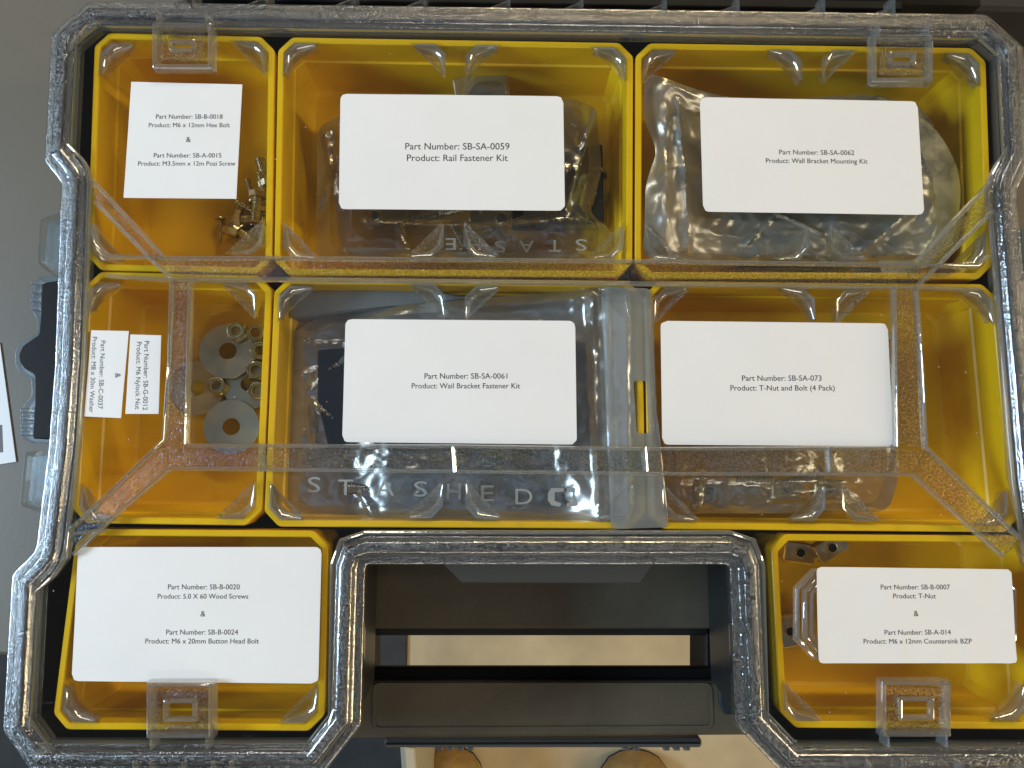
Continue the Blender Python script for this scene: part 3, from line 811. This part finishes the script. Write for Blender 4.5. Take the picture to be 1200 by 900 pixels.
# washers
def washer(u, v, rpx, hpx, z, lab, tilt=(0, 0)):
    c = P(u, v, z); s = (P(u + 1, v, z) - c).length
    Ro, Ri, t = rpx * s, hpx * s, 1.4 * MM
    pr = [(Ri, 0), (Ri, t), (Ro - .00015, t), (Ro, t - .0003), (Ro, 0)]
    rings = [[Vector((a * math.cos(2 * math.pi * k / 48), a * math.sin(2 * math.pi * k / 48), zz)) for k in range(48)] for a, zz in pr]
    mb = MB().loft(rings, loop=True)
    o = mb.build('washer', M['galv'], None, local=True, smooth=True)
    o.location = c; o.rotation_euler = (tilt[0], tilt[1], 0)
    tag(o, lab, 'washer', 'penny washers in the narrow bin')
washer(268, 412, 33, 10, ZF + .0065, 'round zinc washer nearest the far end of the narrow bin', (R(-6), R(5)))
washer(272, 500, 32, 10, ZF + .007, 'round zinc washer in front with a large dark centre hole', (R(1), R(5)))
washer(232, 455, 32, 9, ZF + .001, 'zinc washer lowest of all with yellow bin showing through its hole')
washer(292, 450, 30, 9, ZF + .002, 'zinc washer beneath the lock nuts along the right wall', (0, R(6)))
# lock nuts
def nut_proto():
    e = empty('lock_nut', (0, 0, 0)); r = 2.7 * MM
    hx = [Vector((5.2 * MM * math.cos(R(60 * k)), 5.2 * MM * math.sin(R(60 * k)), 0)) for k in range(6)]
    hx24 = []
    for k in range(24):
        a_ = 2 * math.pi * k / 24; i = k // 4; f = (k % 4) / 4
        hx24.append(hx[i].lerp(hx[(i + 1) % 6], f))
    def circ(rr, z): return [Vector((rr * math.cos(2 * math.pi * k / 24), rr * math.sin(2 * math.pi * k / 24), z)) for k in range(24)]
    MB().loft([circ(r, 0), at(hx24, 0), at(hx24, 4.0 * MM), circ(4.4 * MM, 4.4 * MM), circ(4.2 * MM, 6.0 * MM), circ(3.5 * MM, 6.2 * MM), circ(3.3 * MM, 5.4 * MM), circ(r, 5.2 * MM)], loop=True).build('nut_body', M['brass'], e, local=True, smooth=True)
    MB().loft([circ(3.25 * MM, 4.8 * MM), circ(3.25 * MM, 5.6 * MM), circ(2.5 * MM, 5.6 * MM), circ(2.5 * MM, 4.8 * MM)], loop=True).build('nylon_ring', M['nylon'], e, local=True, smooth=True)
    return e
n0 = nut_proto(); first = True
for u, v, dz, tx, ty, lb in [(276, 388, .0085, 5, 5, 'lock nut standing on the far washer'), (254, 454, .004, -8, -6, 'lock nut between the two round washers'),
                           (298, 390, .004, 0, 10, 'lock nut by the right wall furthest from the viewer'), (302, 411, .006, 0, 16, 'lock nut second along the right wall'),
                           (298, 434, .005, 8, 8, 'lock nut third along the right wall'), (300, 457, .003, -8, 10, 'lock nut nearest the viewer along the right wall')]:
    c = n0 if first else copy_tree(n0); first = False
    tag(c, lb, 'nut', 'lock nuts in the narrow bin')
    c.location = P(u, v, ZF + dz + .004) - Vector((0, 0, .004)); c.rotation_euler = (R(tx), R(ty), R(tx * 7))

# ------------------------------------------------------------------ bags
def bag(pts, zfun, r, lab, mat='film', rings=60, folds=(), seed=0, amp=1.6 * MM, seal=True, hole=None, name='plastic_bag', group='clear bags of fittings', par=None, mirror=None, ncoef=1.0):
    z_ = zfun(sum(p[0] for p in pts) / len(pts), sum(p[1] for p in pts) / len(pts))
    q = fillet(ccw(PP(pts, z_)), r, 6)
    # resample the outline
    Ls = [(q[(i + 1) % len(q)] - q[i]).length for i in range(len(q))]; tot = sum(Ls); n = 220; res = []
    for k in range(n):
        d = tot * k / n; i = 0
        while d > Ls[i]: d -= Ls[i]; i += 1
        res.append(q[i].lerp(q[(i + 1) % len(q)], d / Ls[i]))
    if hole:
        hc = ccw(fillet(PP(hole, z_), .0018, 6)); hcen = sum(hc, Vector()) / len(hc)
        def hit(p):
            d = (p - hcen); best = hc[0]; bd = 1e9
            th = math.atan2(d.y, d.x)
            for i in range(len(hc)):
                a_ = hc[i]; b2 = hc[(i + 1) % len(hc)]
                for t in (0, .25, .5, .75):
                    pt = a_.lerp(b2, t); e = pt - hcen
                    dd = abs((math.atan2(e.y, e.x) - th + math.pi) % (2 * math.pi) - math.pi)
                    if dd < bd: bd = dd; best = pt
            return best
        inner = [hit(p) for p in res]
    else:
        cen = sum(res, Vector()) / n; inner = [cen.lerp(p, .004) for p in res]
    fl = [(P(*f[0], z_), P(*f[1], z_), f[2], f[3]) for f in folds]
    def zz(p, e):
        u = p
        z = zfun2(p)
        s = Vector((p.x * 38 + seed, p.y * 38, seed * .7)); s2 = Vector((p.x * 140 + seed, p.y * 140, 3))
        z += amp * ncoef * (1.5 * (0.45 - abs(noise.noise(s))) + .45 * (0.4 - abs(noise.noise(s2))) + .14 * (0.4 - abs(noise.noise(s2 * 2.3)))) * e
        for a_, b2, h, wd in fl:
            ab = (b2 - a_).to_2d(); ap = (p - a_).to_2d(); t = max(0, min(1, ap.dot(ab) / ab.length_squared))
            d = (ap - ab * t).length
            z += h * math.exp(-(d / wd) ** 2) * (1 - .3 * t)
        return z
    x0, y0 = P(600, 450, z_).x, P(600, 450, z_).y
    sx = 1 / (P(601, 450, z_).x - x0); 
    def zfun2(p):  # back to pixels, near enough for the height field
        d = ROT.transposed() @ (Vector((p.x, p.y, z_)) - CAM)
        return zfun(600 + F_PX * d.x / -d.z, 450 - F_PX * d.y / -d.z)
    R_ = []
    for k in range(rings + 1):
        t = k / rings; t = 1 - (1 - t) ** 1.0
        row = []
        for i in range(n):
            p = inner[i].lerp(res[i], t)
            e = min(1, (1 - t) * 9 + .15)
            row.append(Vector((p.x, p.y, zz(p, e))))
        R_.append(row)
    e = empty(name, Vector((sum(res, Vector()) / n).to_2d().to_tuple() + (ZF,)))
    tag(e, lab, 'bag', group)
    MB().loft(R_, cap0=False, cap1=False).build('film', M[mat], e, smooth=True)
    if seal:
        k0 = int(rings * .90)
        up = [[p + Vector((0, 0, .0002)) for p in R_[k]] for k in range(k0, rings + 1)]
        MB().loft(up, cap0=False, cap1=False).build('seal_edge', M['film'], e, smooth=True)
    return e, R_

def lettering(e, items, z, rot=0.0, name='printed_logo', extra=None, hpx=18):
    mb = MB()
    for t, u, v, wpx in items:
        vs, fs = text_mesh(t, u, v, wpx, z, rot, hpx); mb.add(vs, fs)
    if extra:
        for pl in extra: mb.add(PP(pl, z), [tuple(range(len(pl)))])
    o = mb.build(name, M['print'], None); o.parent = e; o.location -= e.location
    return o
def smooth01(a, b, x):
    t = max(0, min(1, (x - a) / (b - a))); return t * t * (3 - 2 * t)

def threaded_rod(name, u0, v0, u1, v1, z0, z1, r, mat, lab, group, head=True, cat='bolt'):
    a = P(u0, v0, z0); b = P(u1, v1, z1); L = (b - a).length
    e = screw_obj('hex' if head == 'hex' else 'pan', L, r, mat, lab, group); e.name = name; e['category'] = cat
    e.location = a; e.rotation_euler = (a - b).to_track_quat('Z', 'X').to_euler()
    return e
def plate(name, pts, z0, z1, mat, lab, cat, group=None, holes=(), bev=.0006, r=.0015):
    e = empty(name, P(sum(p[0] for p in pts) / len(pts), sum(p[1] for p in pts) / len(pts), z0)); tag(e, lab, cat, group)
    q = ccw(fillet(PP(pts, z1), r, 4))
    MB().prism(q, z0, z1, bev).build('plate', mat, e, smooth=True)
    for u, v, rp in holes:
        c = P(u, v, z1); s = (P(u + 1, v, z1) - c).length * rp
        rr = [[Vector((c.x + a_ * math.cos(2 * math.pi * k / 24), c.y + a_ * math.sin(2 * math.pi * k / 24), z1 + zz)) for k in range(24)] for a_, zz in ((s * 1.25, .0001), (s * 1.1, .0006), (s, .0006), (s * .92, .0001))]
        MB().loft(rr, cap0=False).build('hole_rim', mat, e, smooth=True)
        MB().loft([[Vector((c.x + s * .93 * math.cos(2 * math.pi * k / 24), c.y + s * .93 * math.sin(2 * math.pi * k / 24), z1 + zz)) for k in range(24)] for zz in (.00005, .00015)]).build('hole', M['rubber'], e)
    return e

# --- rail fastener kit bag
gk = 'fittings inside the Rail Fastener Kit bag'
plate('steel_clip', [(530, 92), (590, 82), (596, 130), (540, 150)], ZF + .012, ZF + .016, M['galv'], 'flat steel clip rising above the Rail Fastener Kit label', 'clip', gk)
plate('black_block', [(655, 175), (706, 168), (708, 262), (640, 265)], ZF + .002, ZF + .012, M['darksteel'], 'dark block at the right end of the rail kit', 'block', gk)
plate('steel_bracket', [(432, 180), (520, 180), (470, 262), (432, 262)], ZF + .004, ZF + .009, M['brass'], 'small yellowish bracket with a hole in the rail kit', 'bracket', gk, holes=[(440, 252, 5)])
plate('black_block', [(600, 238), (640, 238), (640, 262), (600, 262)], ZF + .008, ZF + .020, M['rubber'], 'small black block just below the rail kit label', 'block', gk)
plate('rounded_plate', [(560, 225), (602, 225), (600, 262), (545, 262)], ZF + .010, ZF + .016, M['galv'], 'bright rounded plate below the rail kit label', 'plate', gk, holes=[(588, 256, 6)], r=.006)
threaded_rod('wood_screw', 560, 240, 470, 262, ZF + .018, ZF + .014, 2.3 * MM, M['steel'], 'long steel screw showing below the rail kit label', gk, cat='screw')
for i, (a_, b2) in enumerate((((590, 283), (560, 250)), ((545, 290), (530, 262)), ((700, 205), (690, 240)))):
    threaded_rod('wood_screw', *a_, *b2, ZF + .010, ZF + .012, 2.6 * MM, M['brass'], ('short brass screw behind the STASHED print of the rail kit', 'short brass screw beside the gold lid fin', 'brass screw glinting at the right of the rail kit label')[i], gk, cat='screw')
zA = lambda u, v: ZF + .020 + .004 * math.sin(u * .02) - .010 * smooth01(650, 720, u) - .006 * smooth01(420, 370, u)
e, _ = bag([(372, 150), (400, 140), (520, 140), (560, 84), (594, 84), (600, 130), (660, 120), (698, 124), (706, 200), (690, 250), (718, 268), (718, 306), (372, 304)], zA, .005, 'clear bag printed STASHED upside down under the rail kit label', seed=2, mat='film_smoky',
           folds=[((384, 160), (398, 250), 2.2 * MM, 1.6 * MM), ((430, 262), (715, 262), 1.5 * MM, .8 * MM), ((700, 130), (660, 250), 2 * MM, 2 * MM), ((620, 190), (710, 215), 2 * MM, 1 * MM), ((470, 268), (478, 300), 1.5 * MM, 1 * MM), ((400, 190), (372, 250), 2 * MM, 1.4 * MM)], amp=2.4 * MM)
zl_ = ZF + .0265
lettering(e, [('S', 681, 287, 13), ('T', 650, 288, 14), ('A', 617, 289, 17), ('S', 586, 289, 13), ('H', 556, 287, 14), ('E', 528, 286, 12)], zl_, rot=math.pi, hpx=14)

# --- wall bracket mounting kit bag
gk = 'fittings inside the Wall Bracket Mounting Kit bag'
plate('black_bracket', [(865, 240), (1008, 240), (1012, 305), (868, 305)], ZF + .004, ZF + .018, M['darksteel'], 'dark bracket below the wall bracket mounting label', 'bracket', gk)
threaded_rod('coach_bolt', 890, 262, 985, 262, ZF + .022, ZF + .022, 3.4 * MM, M['darksteel'], 'dark threaded bolt lying along the top of the dark bracket', gk, head='hex')
threaded_rod('coach_bolt', 905, 292, 1000, 282, ZF + .022, ZF + .022, 3.0 * MM, M['steel'], 'bright threaded bolt near the lid band below the mounting label', gk, head='hex')
threaded_rod('coach_bolt', 792, 145, 800, 215, ZF + .012, ZF + .012, 3.0 * MM, M['darksteel'], 'bolt blurred by film at the left of the mounting label', gk, head='hex')
# steel strap coil
st = MB(); rr = []
cc = P(985, 235, ZF + .015); so = .000425
for k in range(25):
    t = R(-75 + 150 * k / 24)
    rr.append([Vector((cc.x + ro * so * math.cos(t) * 1.0, cc.y + ro * so * math.sin(t) * .95, zz)) for ro, zz in ((128, ZF + .006), (128, ZF + .026), (118, ZF + .031), (88, ZF + .031), (80, ZF + .026), (80, ZF + .006))])
st.loft(rr)
tag(st.build('steel_ring', M['galv'], None, smooth=True), 'curved galvanised ring at the right of the mounting label', 'ring', gk)
zB = lambda u, v: ZF + .029 + .003 * math.sin(v * .03) + .010 * smooth01(870, 760, u) - .004 * smooth01(1050, 1120, u)
bag([(750, 100), (800, 112), (900, 120), (1010, 112), (1085, 125), (1118, 190), (1128, 262), (1110, 312), (748, 312), (750, 230), (766, 185), (750, 150)], zB, .006, 'large crumpled cloudy bag under the wall bracket mounting label', seed=9, mat='film_milky',
    folds=[((870, 290), (905, 255), 1.8 * MM, .7 * MM), ((905, 255), (960, 280), 1.8 * MM, .7 * MM), ((790, 130), (800, 300), 2.5 * MM, 2 * MM), ((775, 140), (770, 290), 2.5 * MM, 2.5 * MM), ((1060, 250), (1000, 300), 3 * MM, 2.5 * MM), ((1095, 140), (1080, 260), 2 * MM, 3 * MM)], amp=3.2 * MM)

# --- wall bracket fastener kit bag: big, lies over the rim of its bin
gk = 'fittings inside the Bracket Fastener Kit bag'
plate('black_bracket', [(372, 410), (500, 400), (500, 525), (385, 525), (372, 470)], ZF + .006, ZF + .026, M['rubber'], 'black bracket showing left of the bracket fastener label', 'bracket', gk, holes=[(392, 432, 7)])
plate('black_bracket', [(640, 400), (686, 400), (690, 520), (640, 520)], ZF + .006, ZF + .026, M['darksteel'], 'dark bracket hidden beyond the right end of the fastener label', 'bracket', gk)
plate('grey_pad', [(335, 340), (480, 336), (560, 350), (340, 372)], ZF + .020, ZF + .030, M['greypad'], 'dark grey pad along the far wall behind the fastener label', 'pad', gk)
plate('black_bracket', [(400, 552), (520, 548), (520, 590), (408, 590)], ZF + .004, ZF + .016, M['rubber'], 'black bracket behind the STASHED print left of centre', 'bracket', gk)
plate('black_bracket', [(530, 545), (660, 545), (668, 596), (540, 590)], ZF + .004, ZF + .018, M['rubber'], 'black bracket behind the STASHED print right of centre', 'bracket', gk)
B5b = [(462, 575, 405, 572, 'zinc bolt lying level behind the letters T and A'), (560, 540, 640, 560, 'dark bolt slanting beneath the pebbled band'), (648, 534, 672, 594, 'bolt with bright thread behind the print emblem'), (545, 562, 600, 590, 'dark bolt behind the letters H and E'), (600, 520, 690, 545, 'dark bolt crossing under the pebbled band at its right')]
for u0, v0, u1, v1, lb in B5b:
    threaded_rod('coach_bolt', u0, v0, u1, v1, ZF + .024, ZF + .022, 3.3 * MM, M['steel'], lb, gk, head='hex')
washer_mb = None
zC = lambda u, v: (-.012 + .0125 * smooth01(640, 735, u)) - .008 * smooth01(480, 380, u) + .0 * v
e5, _ = bag([(330, 392), (372, 366), (560, 350), (700, 338), (716, 336), (724, 620), (600, 612), (330, 606), (334, 470)], zC, .005, 'big silvery bag printed STASHED under the bracket fastener label', seed=21, mat='film_silver',
    folds=[((360, 450), (405, 415), 2.0 * MM, 1.2 * MM), ((366, 472), (403, 500), 3.2 * MM, 1.8 * MM), ((362, 475), (366, 520), 3 * MM, 1.5 * MM), ((690, 345), (700, 610), 2.5 * MM, 1.6 * MM), ((340, 400), (440, 400), 1.5 * MM, 1 * MM), ((345, 440), (400, 425), 2 * MM, 1 * MM),
           ((560, 360), (700, 350), 2 * MM, 2 * MM), ((420, 575), (440, 610), 2 * MM, 1.5 * MM)], amp=3.0 * MM)
zfp = lambda u, v: .0008 + .0003 * math.sin(u * .08)
hq = [(742, 446), (757, 446), (761, 508), (746, 508)]
q_e, rows = bag([(704, 336), (764, 338), (770, 480), (784, 618), (716, 620)], zfp, .003, 'tmp', seed=4, amp=.6 * MM, folds=[((712, 345), (716, 612), .45 * MM, 1.2 * MM), ((733, 345), (736, 612), .45 * MM, 1.5 * MM), ((758, 350), (768, 600), .3 * MM, 1.2 * MM), ((712, 500), (745, 478), .4 * MM, 1.5 * MM)], hole=hq, mat='film_cloudy', seal=False)
# the flap is a part of the same bag
flap = [x for x in bpy.data.objects if x.parent == q_e][0]
flap.parent = e5; flap.location = flap.location + q_e.location - e5.location; flap.name = 'header_flap'
bpy.data.objects.remove(q_e)
zl_ = -.0065
lettering(e5, [('S', 368, 568, 15), ('T', 405, 571, 18), ('A', 451, 572, 22), ('S', 493, 573, 16), ('H', 532, 576, 16), ('E', 571, 578, 15), ('D', 614, 582, 20)], zl_,
          extra=[[(642, 578), (646, 572), (661, 572), (661, 576), (650, 577), (650, 587), (658, 590), (656, 594), (646, 592), (642, 586)][::-1],
                 [(664, 572), (676, 572), (679, 576), (676, 583), (679, 588), (676, 593), (664, 594), (664, 590), (671, 588), (671, 577), (664, 576)][::-1]])

# --- four pack bag
gk = 'fittings inside the four pack bag'
for i, (u, v, a_) in enumerate(((815, 575, 0), (862, 566, 4), (905, 575, -3), (955, 572, 2))):
    plate('t_nut', [(u, v - 12), (u + 34, v - 12 + a_), (u + 34, v + 12 + a_), (u, v + 12)], ZF + .006 + .002 * i, ZF + .012 + .002 * i, M['brass'], ('leftmost', 'second', 'third', 'rightmost')[i] + ' sliding nut in the row below the four pack label', 'nut', gk, holes=[(u + 17, v + a_ * .5, 5)])
threaded_rod('bolt', 860, 560, 905, 562, ZF + .024, ZF + .024, 2.6 * MM, M['brass'], 'brass bolt lying level below the four pack label', gk, head='hex')
threaded_rod('bolt', 955, 558, 912, 568, ZF + .024, ZF + .022, 2.6 * MM, M['steel'], 'steel bolt lying level below the four pack label', gk, head='hex')
threaded_rod('bolt', 1036, 400, 1038, 440, ZF + .022, ZF + .022, 2.6 * MM, M['steel'], 'steel bolt beyond the right end of the four pack label', gk, head='hex')
zD = lambda u, v: ZF + .030 + .002 * math.sin(u * .03)
bag([(775, 400), (1036, 382), (1046, 440), (1052, 560), (1040, 600), (780, 602)], zD, .006, 'clear bag with golden sheen under the four pack label', seed=33,
    folds=[((800, 560), (1000, 566), 2 * MM, 2 * MM), ((820, 550), (815, 600), 2.2 * MM, 1.6 * MM), ((900, 585), (990, 580), 2 * MM, 1.2 * MM), ((1040, 420), (1046, 540), 2 * MM, 1 * MM)], amp=2.8 * MM)

# --- loose T nuts in the lower right bin
gk = 'sliding nuts in the lower right bin'
for u, v, a_, lb, z in ((938, 648, 8, 'sliding nut at the far left of the lower right bin', .006), (975, 642, -32, 'slanted sliding nut with a bright face beside the far wall', .012), (926, 740, 80, 'sliding nut with a dark hole by the left wall', .003)):
    t = R(a_); ca, sa = math.cos(t), math.sin(t)
    pts = [(u + x * ca - y * sa, v + x * sa + y * ca) for x, y in ((-19, -12), (19, -12), (19, 12), (-19, 12))]
    plate('t_nut', pts, ZF + z, ZF + z + .006, M['bright'], lb, 'nut', gk, holes=[(u, v, 5)])
